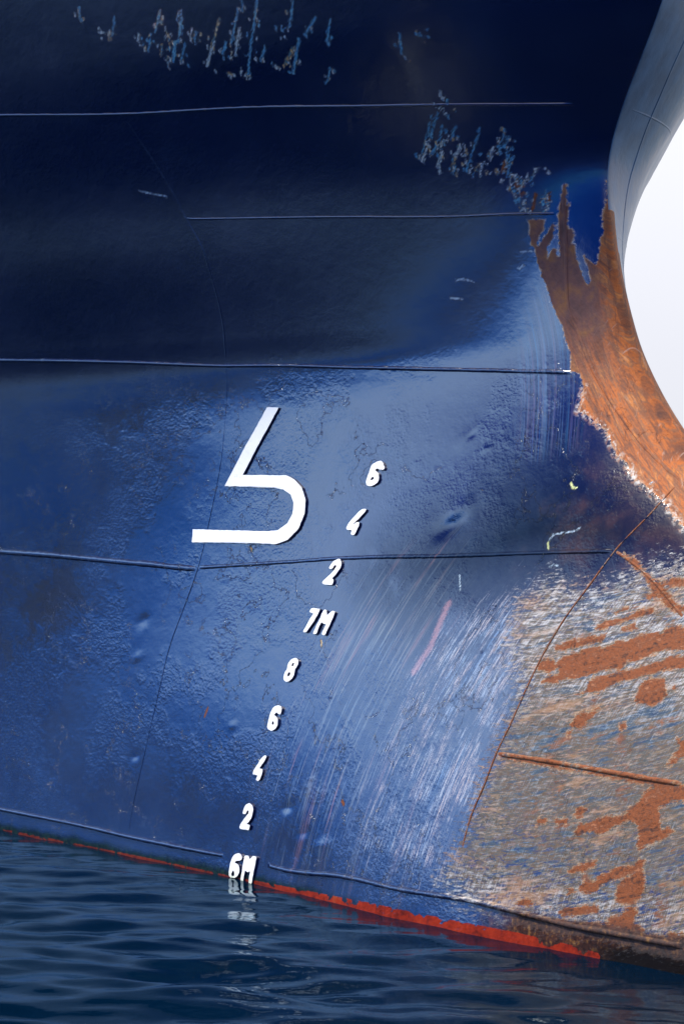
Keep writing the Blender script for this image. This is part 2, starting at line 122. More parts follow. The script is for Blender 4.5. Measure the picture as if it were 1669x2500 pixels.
CHIPS=[(-1.5444,3.5913,-1.5636,3.5433,0.0029,0),(-1.5046,3.4872,-1.4872,3.4806,0.008,2),(-1.4071,3.544,-1.451,3.4709,0.0022,0),(-1.468,3.4731,-1.4699,3.4625,0.0044,0),(-1.338,3.4598,-1.3607,3.4306,0.0044,2),(-1.2103,3.5315,-1.2678,3.4542,0.0036,0),(-1.2885,3.4534,-1.3333,3.3878,0.0044,0),(-1.2206,3.4516,-1.2322,3.4035,0.0029,1),(-1.2626,3.4074,-1.287,3.3677,0.0044,1),(-1.2791,3.3525,-1.2732,3.3412,0.0036,2),(-1.1216,3.5227,-1.1412,3.4903,0.0015,0),(-1.132,3.4926,-1.191,3.4053,0.0058,0),(-1.2007,3.4101,-1.2505,3.3384,0.008,0),(-1.1661,3.3985,-1.2185,3.3309,0.0044,0),(-1.0957,3.4351,-1.1217,3.4069,0.0029,0),(-1.1081,3.4507,-1.1319,3.4188,0.0022,2),(-0.979,3.4682,-1.0653,3.368,0.0051,1),(-1.0404,3.3927,-1.121,3.3049,0.0065,2),(-0.8917,3.4837,-0.9799,3.371,0.0036,0),(-0.9951,3.3799,-1.0312,3.3427,0.0087,0),(-0.858,3.5202,-0.8731,3.4812,0.0036,0),(-0.7891,3.5241,-0.8577,3.4171,0.0051,0),(-0.8577,3.4171,-0.974,3.2523,0.0044,0),(-0.913,3.4246,-0.9829,3.3297,0.0051,2),(-1.0527,3.2722,-1.0382,3.2635,0.0073,1),(-0.9875,3.2817,-0.9914,3.2648,0.0036,2),(-0.8475,3.347,-0.888,3.2971,0.0044,0),(-0.6515,3.4976,-0.7163,3.3982,0.0029,0),(-0.5952,3.4225,-0.6695,3.3649,0.0044,0),(-0.6974,3.355,-0.7937,3.2377,0.0065,0),(-0.74,3.3265,-0.8133,3.2674,0.0065,1),(-0.5433,3.4088,-0.6006,3.3224,0.0033,0),(-0.6395,3.2398,-0.6775,3.1969,0.0033,0),(-0.8494,3.2649,-0.8359,3.2619,0.0029,2),(-0.7482,3.3956,-0.75,3.389,0.0022,0),(-0.3998,3.0155,-0.5031,2.8839,0.0021,0),(-0.3574,3.0466,-0.43,2.9593,0.003,0),(-0.4349,2.953,-0.4995,2.8767,0.0043,2),(-0.3637,3.0003,-0.4148,2.9375,0.0019,0),(-0.3239,2.9968,-0.3657,2.9466,0.0015,0),(-0.4211,2.9313,-0.4508,2.9032,0.0051,0),(-0.3866,2.9485,-0.4117,2.9236,0.0043,2),(-0.413,2.9066,-0.453,2.8517,0.0064,2),(-0.3399,2.9274,-0.3739,2.886,0.0056,2),(-0.377,2.8863,-0.402,2.8472,0.0039,1),(-0.387,2.8528,-0.4074,2.8235,0.0026,0),(-0.3287,2.9299,-0.3517,2.8567,0.0021,2),(-0.2568,2.9848,-0.3418,2.8593,0.0017,0),(-0.3459,2.8562,-0.357,2.8227,0.0034,0),(-0.2937,2.8591,-0.3186,2.8231,0.0017,2),(-0.2495,2.9103,-0.2757,2.8646,0.0026,2),(-0.1936,2.9736,-0.2404,2.8928,0.0017,0),(-0.1911,2.9468,-0.2152,2.9148,0.003,0),(-0.2128,2.9146,-0.2231,2.8678,0.0026,0),(-0.2359,2.8584,-0.2517,2.8183,0.006,3),(-0.2707,2.8162,-0.2656,2.8151,0.0026,2),(-0.217,2.8674,-0.2433,2.797,0.0021,0),(-0.2411,2.8072,-0.2091,2.8017,0.0017,2),(-0.2172,2.7987,-0.2178,2.7814,0.0019,2),(-0.2379,2.7619,-0.2341,2.761,0.0021,0),(-0.1829,2.8104,-0.201,2.7665,0.0017,2),(-0.2185,2.7606,-0.2032,2.7597,0.0077,3),(-0.2159,2.7326,-0.2163,2.7291,0.0043,3),(-0.2193,2.7153,-0.2236,2.7016,0.0026,0),(-0.2166,2.6784,-0.2112,2.678,0.0021,2),(-0.1634,2.8248,-0.1515,2.8258,0.0021,2),(-0.1725,2.7298,-0.1862,2.6711,0.0056,3),(-0.1499,2.7145,-0.1597,2.673,0.0021,0),(-0.1353,2.7311,-0.1381,2.6997,0.006,3),(-0.1409,2.6929,-0.1471,2.6652,0.0026,2),(-0.3171,3.096,-0.3061,3.0976,0.0019,2),(-0.3517,3.0627,-0.3289,3.0606,0.0009,2),(-0.3255,3.3289,-0.3567,3.259,0.0049,0),(-0.2622,3.3219,-0.2616,3.3102,0.0033,0),(0.1951,1.6059,0.2121,1.5906,0.0066,4),(0.2136,1.5876,0.2307,1.5905,0.0066,4),(0.1897,1.3901,0.205,1.3647,0.0049,4),(-0.4815,2.4158,-0.4521,2.4186,0.0043,5),(-0.4521,2.4186,-0.4195,2.4069,0.0036,5),(-0.5123,2.3485,-0.468,2.3425,0.0043,5),(-0.233,2.5089,-0.1971,2.5113,0.0049,5),(-0.2441,2.4462,-0.2235,2.4576,0.0049,5),(0.1941,1.3976,0.2045,1.4172,0.004,5),(0.2045,1.4172,0.2548,1.4251,0.0043,5),(0.2548,1.4251,0.2913,1.4283,0.004,5),(0.2913,1.4283,0.317,1.4419,0.0036,5),(0.2376,1.301,0.2579,1.3073,0.0049,5),(0.2579,1.3073,0.2771,1.3032,0.0043,5),(-1.6868,2.8688,-1.6265,2.85,0.0033,5),(-1.6265,2.85,-1.5801,2.8375,0.0033,5),(-0.185,1.2589,-0.1588,1.2055,0.0043,5),(-1.4922,0.6342,-1.4884,0.6516,0.0066,3),(-1.4884,0.6516,-1.4801,0.6728,0.0083,3),(-0.5186,0.3841,-0.5065,0.3698,0.0099,3),(-0.861,0.9847,-0.8459,0.9576,0.0066,1),(-1.3899,1.3531,-1.379,1.3359,0.0066,1),(0.5324,1.6028,0.5421,1.61,0.004,5)]
SEAMS={'S1': [(-2.1337,3.2247),(-1.5797,3.1696),(-1.0561,3.1385),(-0.5811,3.093),(-0.1877,3.0616),(0.0167,3.0495)],'S2': [(-1.5389,2.7412),(-0.9291,2.6992),(-0.459,2.6631),(-0.1863,2.6541),(-0.1134,2.6496)],'S3': [(-2.8169,2.2095),(-2.1131,2.1676),(-1.6169,2.1313),(-1.2998,2.1173),(-1.0368,2.0987),(-0.5204,2.0652),(0.0286,2.0291)],'S4a': [(-3.0137,1.3108),(-2.5696,1.2959),(-2.1568,1.2764),(-1.6912,1.2541)],'S4b': [(-1.6822,1.2596),(-1.1663,1.293),(-0.8548,1.3132),(-0.2644,1.3321),(0.2335,1.3531),(0.509,1.3613)],'S4c': [(0.509,1.3613),(0.5741,1.3333),(0.6833,1.278),(0.7966,1.203),(0.8853,1.1361)],'BR': [(0.6233,1.5991),(0.6026,1.5145),(0.509,1.3613),(0.4422,1.2218),(0.3963,1.133),(0.3465,1.0),(0.3149,0.8818),(0.28,0.7341),(0.2491,0.6328),(0.2245,0.5114),(0.1959,0.4068),(0.1829,0.2745)],'S5': [(0.2501,0.63),(0.4233,0.6259),(0.611,0.6181),(0.7541,0.6111),(0.957,0.6004),(1.0667,0.5967)],'S6a': [(-2.9076,0.0987),(-2.7087,0.0966),(-2.2649,0.0923),(-1.9611,0.0829),(-1.4366,0.0799),(-1.2517,0.0822)],'S6': [(-0.9466,0.083),(-0.8072,0.0804),(-0.4419,0.1058),(-0.041,0.1051),(0.2765,0.1131),(0.4739,0.1045),(0.7476,0.0911),(0.9959,0.088),(1.1786,0.0845)],'BU': [(-1.578,3.158),(-1.5672,3.0177),(-1.5523,2.8669),(-1.5341,2.7391),(-1.5097,2.6268),(-1.5149,2.4741),(-1.5453,2.2874),(-1.5934,2.1425)],'BL': [(-1.5968,2.1304),(-1.6061,1.9408),(-1.6109,1.7291),(-1.6434,1.5),(-1.6862,1.2542),(-1.738,1.0921),(-1.7878,0.9486),(-1.8338,0.6628),(-1.874,0.4293),(-1.9171,0.1767),(-1.9261,0.0869)],'RG': [(-0.095,2.7758),(-0.0967,2.6817),(-0.0887,2.5233),(-0.0713,2.3639),(-0.0453,2.2675),(-0.0088,2.2023),(0.0714,2.0757),(0.105,2.032),(0.1984,1.9321),(0.3119,1.8273),(0.4417,1.7246),(0.5566,1.6513),(0.6298,1.6108)]}
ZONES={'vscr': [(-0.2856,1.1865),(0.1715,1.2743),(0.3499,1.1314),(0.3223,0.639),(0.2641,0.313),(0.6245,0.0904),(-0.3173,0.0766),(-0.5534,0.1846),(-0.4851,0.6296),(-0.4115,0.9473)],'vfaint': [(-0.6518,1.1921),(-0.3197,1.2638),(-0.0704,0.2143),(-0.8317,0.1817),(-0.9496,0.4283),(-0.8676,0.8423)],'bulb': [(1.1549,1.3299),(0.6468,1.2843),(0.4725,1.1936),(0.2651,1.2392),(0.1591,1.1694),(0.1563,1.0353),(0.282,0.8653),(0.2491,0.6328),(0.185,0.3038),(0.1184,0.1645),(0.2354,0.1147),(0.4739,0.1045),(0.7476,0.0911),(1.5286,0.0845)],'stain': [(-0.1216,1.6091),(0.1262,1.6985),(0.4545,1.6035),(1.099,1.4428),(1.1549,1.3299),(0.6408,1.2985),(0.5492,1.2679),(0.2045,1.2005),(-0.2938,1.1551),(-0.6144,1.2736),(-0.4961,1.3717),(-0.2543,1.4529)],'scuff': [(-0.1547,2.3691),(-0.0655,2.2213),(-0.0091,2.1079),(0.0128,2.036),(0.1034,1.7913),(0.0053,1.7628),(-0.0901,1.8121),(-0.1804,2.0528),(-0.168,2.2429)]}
PINK=[(-0.1962,1.1505),(-0.2238,0.9876),(-0.2756,0.8925)]


def wave_noise(x, y, seed, n=24, lmin=.25, lmax=1.2):
    rg = np.random.RandomState(seed); v = np.zeros_like(x)
    for i in range(n):
        lam = lmin*(lmax/lmin)**rg.rand(); a = rg.rand()*2*math.pi; ph = rg.rand()*6.28
        v += lam**.7*np.sin((x*math.cos(a)+y*math.sin(a))*6.2832/lam+ph)
    return v/(n**.5)

def gauss(s, z, cs, cz, rs, rz, ang=0):
    c, si = math.cos(ang), math.sin(ang); a = (s-cs)*c+(z-cz)*si; b = -(s-cs)*si+(z-cz)*c
    return np.exp(-(a/rs)**2-(b/rz)**2)

def relief(s, z):
    """plating is never quite fair: slack between frames, dents and paint blisters (metres along the breadth)"""
    v = .0011*wave_noise(s*1.0, z*.8, 4, 22, .35, 1.1)
    v += .00035*wave_noise(s, z, 9, 30, .06, .22)
    v -= .012*gauss(s, z, -.32, 1.445, .075, .04, .5)      # dent by the scuffed blisters
    v += .005*gauss(s, z, -.31, 1.50, .07, .035, .5)
    v += .003*gauss(s, z, -.262, 1.745, .02, .012, .3)
    v += .002*gauss(s, z, -.38, 1.79, .05, .03, .8)-.003*gauss(s, z, -.35, 1.80, .025, .012, .8)
    for cs, cz, r, h in ((-1.99, 1.02, .03, -.003), (-.86, .32, .022, -.006), (-.60, .20, .03, .004), (-.73, .235, .02, -.003), (-1.93, .43, .02, -.004), (-2.0, .86, .025, .002), (-1.30, .61, .02, .002), (-1.18, .155, .10, -.004)):
        v += h*gauss(s, z, cs, cz, r*1.4, r*.8, .4)
    # low weld humps along the frames behind the plating
    return v

def fade(s, z):
    d = stem(z)-s
    return np.clip(d/.15, 0, 1)*np.clip((z+.1)/.15, 0, 1)

def surf(s, z, side=1., off=0.):
    """world position on the shell, lifted 'off' along the normal"""
    def base(s, z):
        b = (half(s, z)+relief(s, z)*fade(s, z))*side
        return np.stack([P0[0]+FW[0]*s+NL[0]*b, P0[1]+FW[1]*s+NL[1]*b, z], -1)
    P = base(s, z)
    if np.isscalar(off) and off == 0: return P
    e = .004
    N = np.cross(base(s-e, z)-P, base(s, z+e)-P); N /= np.linalg.norm(N, axis=-1, keepdims=True)
    out_ = np.array([NL[0], NL[1], 0])*side
    N *= np.where((N@out_) < 0, -1., 1.)[..., None]
    return P+N*np.asarray(off)[..., None] if not np.isscalar(off) else P+N*off

# ------------------------------------------------------------------ paint, rust and scratch maps in hull coordinates
def seg_dist(px, py, pts, closed=True):
    P = np.asarray(pts, float); Q = np.roll(P, -1, 0)
    if not closed: P, Q = P[:-1], Q[:-1]
    d = np.full(px.shape, 1e9); ins = np.zeros(px.shape, bool)
    for (x0, y0), (x1, y1) in zip(P, Q):
        dx, dy = x1-x0, y1-y0; L = dx*dx+dy*dy+1e-12
        t = np.clip(((px-x0)*dx+(py-y0)*dy)/L, 0, 1)
        d = np.minimum(d, (px-x0-t*dx)**2+(py-y0-t*dy)**2)
        if closed and abs(dy) > 1e-12:
            ins ^= ((y0 > py) != (y1 > py)) & (px < dx*(py-y0)/dy+x0)
    return np.sqrt(d), ins

def sdf(s, z, poly, clip=.2):
    P = np.asarray(poly); v = np.full(s.shape, -clip)
    m = (s > P[:, 0].min()-clip) & (s < P[:, 0].max()+clip) & (z > P[:, 1].min()-clip) & (z < P[:, 1].max()+clip)
    if m.any():
        d, i = seg_dist(s[m], z[m], poly); v[m] = np.clip(np.where(i, d, -d), -clip, clip)
    return v

STEM_POLY = STEM_LEFT[:-1]+[(STEM_LEFT[-1][0], STEM_LEFT[-1][1]), (2.9, 1.25), (2.9, 2.79), (.3, 2.79)]+STEM_TOP

FLECKS = []
_r = np.random.RandomState(3)
for x0, y0, x1, y1, w, k in CHIPS:
    if k >= 4 or y0 < 2.3: continue
    for i in range(5):                       # smaller flecks crowd round every long chip, mostly towards its lower end
        f = _r.rand()**.6; cx = x0+(x1-x0)*f+_r.randn()*.014; cy = y0+(y1-y0)*f+_r.randn()*.012; l = .003+_r.rand()*.012
        FLECKS.append((cx, cy, cx-l*.45, cy-l, max(w*.35, .0018)+_r.rand()*.0025, k if _r.rand() < .4 else _r.choice([0, 2, 2, 1])))

def masks(s, z, port=False):
    s = np.ravel(s); z = np.ravel(z); A = {}
    d = stem(z)-s
    if port:
        A['rust'] = np.clip(np.minimum(.05-d, 2.50-z), -.2, .2); A['rust'] = np.maximum(A['rust'], np.minimum(.035-d, 2.66-z))
    else:
        A['rust'] = sdf(s, z, STEM_POLY)
    v = np.full(s.shape, -.2)
    if not port:
        for p in PATCHES: v = np.maximum(v, sdf(s, z, p, .08))
    A['patch'] = v
    ch = np.full(s.shape, -.05); kd = np.zeros(s.shape)
    if not port:
        for x0, y0, x1, y1, w, k in CHIPS+FLECKS:
            m = (s > min(x0, x1)-.05) & (s < max(x0, x1)+.05) & (z > min(y0, y1)-.05) & (z < max(y0, y1)+.05)
            if not m.any(): continue
            q, _ = seg_dist(s[m], z[m], [(x0, y0), (x1, y1)], False); f = w*.5-q
            b = f > ch[m]; a_ = ch[m]; a_[b] = f[b]; ch[m] = a_; c_ = kd[m]; c_[b] = k; kd[m] = c_
    A['chip'] = ch; A['kind'] = kd
    def zone(n, f):
        return np.clip(sdf(s, z, ZONES[n], max(f, .05)*1.2)/f*.5+.5, 0, 1) if not port else np.zeros(s.shape)
    A['vscr'] = zone('vscr', .16); A['vfaint'] = zone('vfaint', .22); A['bulb'] = zone('bulb', .17)
    if not port: A['bulb'] = np.maximum(A['bulb'], np.clip((s-1.0)/.1, 0, 1)*np.clip((1.25-z)/.1, 0, 1)*np.clip((z-.09)/.04, 0, 1))
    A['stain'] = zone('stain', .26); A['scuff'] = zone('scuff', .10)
    if not port:
        q, _ = seg_dist(s, z, STEM_LEFT[20:], False); A['flake'] = np.clip(1-q/.026, 0, 1)
        q, _ = seg_dist(s, z, PINK, False); A['pink'] = np.clip(1-q/.030, 0, 1)
    else:
        A['flake'] = np.zeros(s.shape); A['pink'] = np.zeros(s.shape)
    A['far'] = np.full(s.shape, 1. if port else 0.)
    A['red'] = np.interp(s, [-6, -3, -1.2, -1.0, -.25, .5, .76, .86, .92, 1.5], [.012, .010, .006, .011, .033, .036, .028, .018, -.02, -.02])-z   # boot topping edge
    return A

def put_attrs(me, s, z, port):
    for k, v in masks(s, z, port).items():
        a = me.attributes.new(k, 'FLOAT', 'POINT'); a.data.foreach_set('value', v.astype(np.float32))
    hc = np.stack([np.ravel(s), np.ravel(z), np.ravel(stem(z))-np.ravel(s)], -1).astype(np.float32)
    a = me.attributes.new('hc', 'FLOAT_VECTOR', 'POINT'); a.data.foreach_set('vector', hc.ravel())

def mesh_from(name, V, Fc):
    me = bpy.data.meshes.new(name); V = np.asarray(V, np.float32).reshape(-1, 3); Fc = np.asarray(Fc, np.int32)
    me.vertices.add(len(V)); me.vertices.foreach_set('co', V.ravel())
    k = Fc.shape[1]; me.loops.add(Fc.size); me.loops.foreach_set('vertex_index', Fc.ravel())
    me.polygons.add(len(Fc)); me.polygons.foreach_set('loop_start', np.arange(0, Fc.size, k, dtype=np.int32))
    me.polygons.foreach_set('use_smooth', np.ones(len(Fc), bool))
    me.update(calc_edges=True); return me

def grid_faces(r, c, flip=False, o=0):
    i = np.arange(r-1)[:, None]*c+np.arange(c-1)[None]; f = np.stack([i, i+1, i+c+1, i+c], -1).reshape(-1, 4)+o
    return f[:, ::-1] if flip else f

def link(name, me, mat, parent=None, label=None):
    o = bpy.data.objects.new(name, me); scene.collection.objects.link(o)
    if mat: me.materials.append(mat)
    if parent: o.parent = parent
    if label: o['label'] = label
    return o

# ------------------------------------------------------------------ node helpers
class NT:
    def __init__(s, name):
        s.m = bpy.data.materials.new(name); s.m.use_nodes = True; s.t = s.m.node_tree; s.t.nodes.clear()
        s.out = s.t.nodes.new('ShaderNodeOutputMaterial')
    def n(s, t, **k):
        x = s.t.nodes.new(t)
        for a, b in k.items(): setattr(x, a, b)
        return x
    def l(s, a, b):
        if hasattr(a, 'bl_rna') and isinstance(a, bpy.types.NodeSocket): s.t.links.new(a, b)
        else:
            try: b.default_value = a
            except Exception: b.default_value = (*a, 1) if isinstance(a, tuple) else (a, a, a, 1)
    def attr(s, name, vec=False):
        x = s.n('ShaderNodeAttribute', attribute_name=name); return x.outputs['Vector' if vec else 'Fac']
    def M(s, op, a, b=0., c=0., clamp=False):
        x = s.n('ShaderNodeMath', operation=op, use_clamp=clamp); s.l(a, x.inputs[0]); s.l(b, x.inputs[1]); s.l(c, x.inputs[2]); return x.outputs[0]
    def R(s, v, a, b, c=0., d=1., smooth=True):
        x = s.n('ShaderNodeMapRange', interpolation_type='SMOOTHSTEP' if smooth else 'LINEAR')
        s.l(v, x.inputs['Value'])
        for k, q in zip(('From Min', 'From Max', 'To Min', 'To Max'), (a, b, c, d)): s.l(q, x.inputs[k])
        return x.outputs[0]
    def noise(s, vec, scale, detail=3., rough=.5, dist=0.):
        x = s.n('ShaderNodeTexNoise'); s.l(vec, x.inputs['Vector']); x.inputs['Scale'].default_value = scale
        x.inputs['Detail'].default_value = detail; x.inputs['Roughness'].default_value = rough; x.inputs['Distortion'].default_value = dist
        return x.outputs['Fac']
    def mix(s, f, a, b, mode='MIX'):
        x = s.n('ShaderNodeMixRGB', blend_type=mode); s.l(f, x.inputs[0]); s.l(a, x.inputs[1]); s.l(b, x.inputs[2]); return x.outputs[0]
    def ramp(s, v, stops):
        x = s.n('ShaderNodeValToRGB'); s.l(v, x.inputs[0]); e = x.color_ramp.elements
        while len(e) < len(stops): e.new(.5)
        for q, (p, c) in zip(e, stops): q.position = p; q.color = (*c, 1)
        return x.outputs[0]
    def comb(s, x_, y_, z_=0.):
        x = s.n('ShaderNodeCombineXYZ'); s.l(x_, x.inputs[0]); s.l(y_, x.inputs[1]); s.l(z_, x.inputs[2]); return x.outputs[0]

def c3(r, g, b): return (r, g, b)

def hull_material(name='weathered navy hull paint', weld=0.):
    t = NT(name); hc = t.attr('hc', True); sp = t.n('ShaderNodeSeparateXYZ'); t.l(hc, sp.inputs[0]); S, Z, D = sp.outputs
    pos = t.n('ShaderNodeNewGeometry').outputs['Position']
    n_big = t.noise(pos, 1.3, 4, .55); n_mid = t.noise(pos, 9, 4, .6); n_fine = t.noise(pos, 60, 3, .6); n_vf = t.noise(pos, 230, 2, .6)
    # coordinate systems of the scrapes: up-and-down rub marks, and sweeping rub marks on the bulb
    u = t.M('SUBTRACT', S, t.M('MULTIPLY', Z, t.M('ADD', .10, t.M('MULTIPLY', Z, .17))))
    vs = t.noise(t.comb(t.M('MULTIPLY', u, 85.), t.M('MULTIPLY', Z, 3.6)), 1., 4, .7)
    vs2 = t.noise(t.comb(t.M('MULTIPLY', u, 230.), t.M('MULTIPLY', Z, 14.)), 1., 3, .7)
    vs3 = t.noise(t.comb(t.M('MULTIPLY', u, 16.), t.M('MULTIPLY', Z, 1.6), 4.), 1., 3, .6)
    s5 = t.M('SUBTRACT', S, .35)
    q = t.M('SUBTRACT', Z, t.M('MULTIPLY', s5, t.M('ADD', .13, t.M('MULTIPLY', s5, .16))))
    wob = t.M('MULTIPLY', t.M('SUBTRACT', n_mid, .5), .014)
    q = t.M('ADD', q, wob)
    bs = t.noise(t.comb(t.M('MULTIPLY', S, 7.5), t.M('MULTIPLY', q, 40.)), 1., 7, .80, .3)
    bs2 = t.noise(t.comb(t.M('MULTIPLY', S, 22.), t.M('MULTIPLY', q, 105.), 3.), 1., 6, .82, .35)
    bs3 = t.noise(t.comb(t.M('MULTIPLY', S, 3.), t.M('MULTIPLY', q, 11.), 7.), 1., 4, .6)
    bsd = t.noise(t.comb(t.M('MULTIPLY', S, 30.), t.M('MULTIPLY', q, 75.), 9.), 1., 5, .75, .3)
    # --- navy paint
    navy = t.ramp(n_big, [(.3, c3(.0003, .0020, .026)), (.55, c3(.0004, .0045, .038)), (.75, c3(.0008, .010, .055))])
    navy = t.mix(t.R(n_mid, .55, .8, 0, .3), navy, c3(.002, .018, .07))
    # dull chalky fade and grime streaks
    run = t.noise(t.comb(t.M('MULTIPLY', S, 22.), t.M('MULTIPLY', Z, 1.1), 2.), 1., 3, .55)
    navy = t.mix(t.R(run, .55, .75, 0, .25), navy, c3(.0008, .004, .03))
    col = navy; rough = t.R(n_mid, .3, .7, .30, .42)
    spec = .5
    # --- brown grease/primer stain
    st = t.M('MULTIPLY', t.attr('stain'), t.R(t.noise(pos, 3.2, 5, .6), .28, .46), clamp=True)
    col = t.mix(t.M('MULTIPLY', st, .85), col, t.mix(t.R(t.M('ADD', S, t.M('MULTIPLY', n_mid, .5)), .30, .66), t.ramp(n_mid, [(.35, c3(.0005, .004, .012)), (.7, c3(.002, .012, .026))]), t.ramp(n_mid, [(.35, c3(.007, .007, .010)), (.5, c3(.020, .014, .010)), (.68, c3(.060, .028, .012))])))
    # --- pale scuff stripes beside the stem
    scn = t.noise(t.comb(t.M('MULTIPLY', t.M('ADD', S, t.M('MULTIPLY', Z, .33)), 90.), t.M('MULTIPLY', Z, 1.2), 6.), 1., 3, .6)
    scf = t.M('MULTIPLY', t.attr('scuff'), t.R(t.M('ADD', scn, t.M('MULTIPLY', n_mid, .2)), .50, .72), clamp=True)
    col = t.mix(t.M('MULTIPLY', scf, .5), col, t.ramp(t.noise(t.comb(t.M('MULTIPLY', t.M('ADD', S, t.M('MULTIPLY', Z, .33)), 60.), Z, 1.), 1., 1), [(.35, c3(.03, .16, .30)), (.5, c3(.10, .17, .27)), (.58, c3(.17, .11, .14)), (.7, c3(.02, .12, .40))]))
    # --- faint and strong up-and-down scratches
    vf = t.M('MULTIPLY', t.attr('vfaint'), t.R(t.M('ADD', vs, t.M('MULTIPLY', vs3, .35)), .66, .84), clamp=True)
    col = t.mix(t.M('MULTIPLY', vf, .42), col, t.ramp(vs3, [(.35, c3(.10, .22, .36)), (.55, c3(.26, .28, .26)), (.66, c3(.40, .20, .17))]))
    vth = t.M('ADD', t.M('MULTIPLY', vs2, .65), t.M('ADD', t.M('MULTIPLY', vs, .4), t.M('MULTIPLY', n_vf, .25)))
    va = t.attr('vscr')
    vm = t.R(t.M('ADD', vth, t.M('ADD', t.M('MULTIPLY', t.M('SUBTRACT', va, 1.), .30), t.M('MULTIPLY', S, .16))), .61, .76)
    vm = t.M('MULTIPLY', t.M('MULTIPLY', vm, t.R(va, 0, .25)), t.R(t.noise(pos, 6.5, 6, .75), .40, .56, .12, 1.), clamp=True)
    col = t.mix(t.M('MULTIPLY', va, .14), col, t.ramp(vs3, [(.3, c3(.035, .065, .14)), (.6, c3(.11, .14, .20))]))
    col = t.mix(t.M('MULTIPLY', vm, .85), col, t.ramp(vs3, [(.3, c3(.16, .26, .42)), (.46, c3(.38, .42, .48)), (.56, c3(.52, .44, .42)), (.66, c3(.25, .36, .50)), (.75, c3(.45, .48, .46))]))
    pk = t.M('MULTIPLY', t.M('MULTIPLY', t.R(t.attr('pink'), .0, .7), .6), t.R(t.M('ADD', t.attr('pink'), t.M('MULTIPLY', t.M('SUBTRACT', t.M('ADD', vs2, n_vf), 1.), 2.2)), .2, .9))
    col = t.mix(pk, col, c3(.36, .17, .17))
    # --- bulb: paint worn through in layers
    ba = t.attr('bulb')
    bl = t.ramp(t.M('ADD', t.M('MULTIPLY', bs, .6), t.M('MULTIPLY', bs3, .4)), [(.36, c3(.008, .035, .11)), (.42, c3(.040, .085, .15)), (.46, c3(.085, .10, .11)), (.49, c3(.15, .095, .036)), (.525, c3(.05, .085, .11)), (.56, c3(.20, .14, .07)), (.62, c3(.26, .27, .25))])
    bl = t.mix(1., bl, c3(.90, .74, .58), 'MULTIPLY')
    bl = t.mix(t.R(bs2, .52, .66, 0, .6), bl, t.ramp(bs3, [(.4, c3(.14, .25, .36)), (.5, c3(.34, .26, .18)), (.6, c3(.50, .50, .50))]))
    # white scraped primer, most of it at the top and along the lower edge
    topz = t.M('ADD', t.R(Z, .70, 1.0), t.M('ADD', .18, t.R(Z, .28, .12)), clamp=True)
    wm = t.M('MULTIPLY', t.R(t.M('ADD', t.M('MULTIPLY', bs2, .5), t.M('ADD', t.M('MULTIPLY', bs, .3), t.M('MULTIPLY', vs2, .3))), .52, .64), topz)
    bl = t.mix(t.M('MULTIPLY', wm, .75), bl, c3(.60, .59, .58))
    nv = t.R(t.M('ADD', t.M('MULTIPLY', bsd, .55), t.M('MULTIPLY', bs, .45)), .50, .40)
    nvz = t.M('ADD', t.R(Z, 1.0, 1.22, .28, .8), t.R(Z, .50, .20, 0., .8), clamp=True)
    bl = t.mix(t.M('MULTIPLY', nv, nvz), bl, c3(.004, .025, .11))
    br = t.R(t.M('ADD', t.M('MULTIPLY', bs, .6), t.M('MULTIPLY', n_mid, .4)), .545, .59)   # small stray rust flecks
    bl = t.mix(t.M('MULTIPLY', br, t.R(S, .3, .6)), bl, t.ramp(n_fine, [(.4, c3(.12, .04, .014)), (.6, c3(.22, .08, .028))]))
    bl = t.mix(t.M('MULTIPLY', t.R(t.M('ADD', t.M('MULTIPLY', vs2, .7), t.M('MULTIPLY', n_vf, .3)), .58, .68), .45), bl, c3(.46, .50, .52))
    bm = t.R(t.M('ADD', ba, t.M('MULTIPLY', t.M('SUBTRACT', t.M('ADD', t.M('MULTIPLY', bs2, .6), t.M('MULTIPLY', bsd, .6)), .6), 2.0)), .38, .66)
    bl = t.mix(t.M('MULTIPLY', t.R(t.M('ADD', t.M('MULTIPLY', bs3, .6), t.M('MULTIPLY', bs2, .4)), .53, .60), .55), bl, c3(.30, .14, .05)); col = t.mix(bm, col, bl)
    rough = t.mix(bm, rough, .5)
    # --- rust
    nr_ = t.M('ADD', t.M('MULTIPLY', t.M('SUBTRACT', n_fine, .5), .016), t.M('MULTIPLY', t.M('SUBTRACT', n_vf, .5), .007))
    r1 = t.M('ADD', t.attr('rust'), nr_)
    r2 = t.M('ADD', t.attr('patch'), t.M('ADD', t.M('MULTIPLY', t.M('SUBTRACT', t.M('ADD', bs2, t.M('MULTIPLY', n_mid, .6)), .78), .07), nr_))
    rm = t.M('MAXIMUM', t.R(r1, -.0015, .0015), t.R(r2, -.002, .002))
    rsw = t.noise(t.comb(t.M('MULTIPLY', t.M('SUBTRACT', Z, t.M('MULTIPLY', D, .8)), 9.), t.M('MULTIPLY', t.M('ADD', Z, t.M('MULTIPLY', S, 1.1)), 34.)), 1., 5, .65, .6)
    rust = t.ramp(t.M('ADD', t.M('MULTIPLY', rsw, .6), t.M('MULTIPLY', n_mid, .4)), [(.32, c3(.075, .028, .018)), (.41, c3(.19, .055, .016)), (.48, c3(.42, .105, .010)), (.53, c3(.22, .085, .035)), (.58, c3(.48, .15, .020)), (.66, c3(.42, .24, .14))])
    rst = t.noise(t.comb(t.M('MULTIPLY', D, 55.), t.M('MULTIPLY', Z, 5.), 5.), 1., 5, .7, .8)
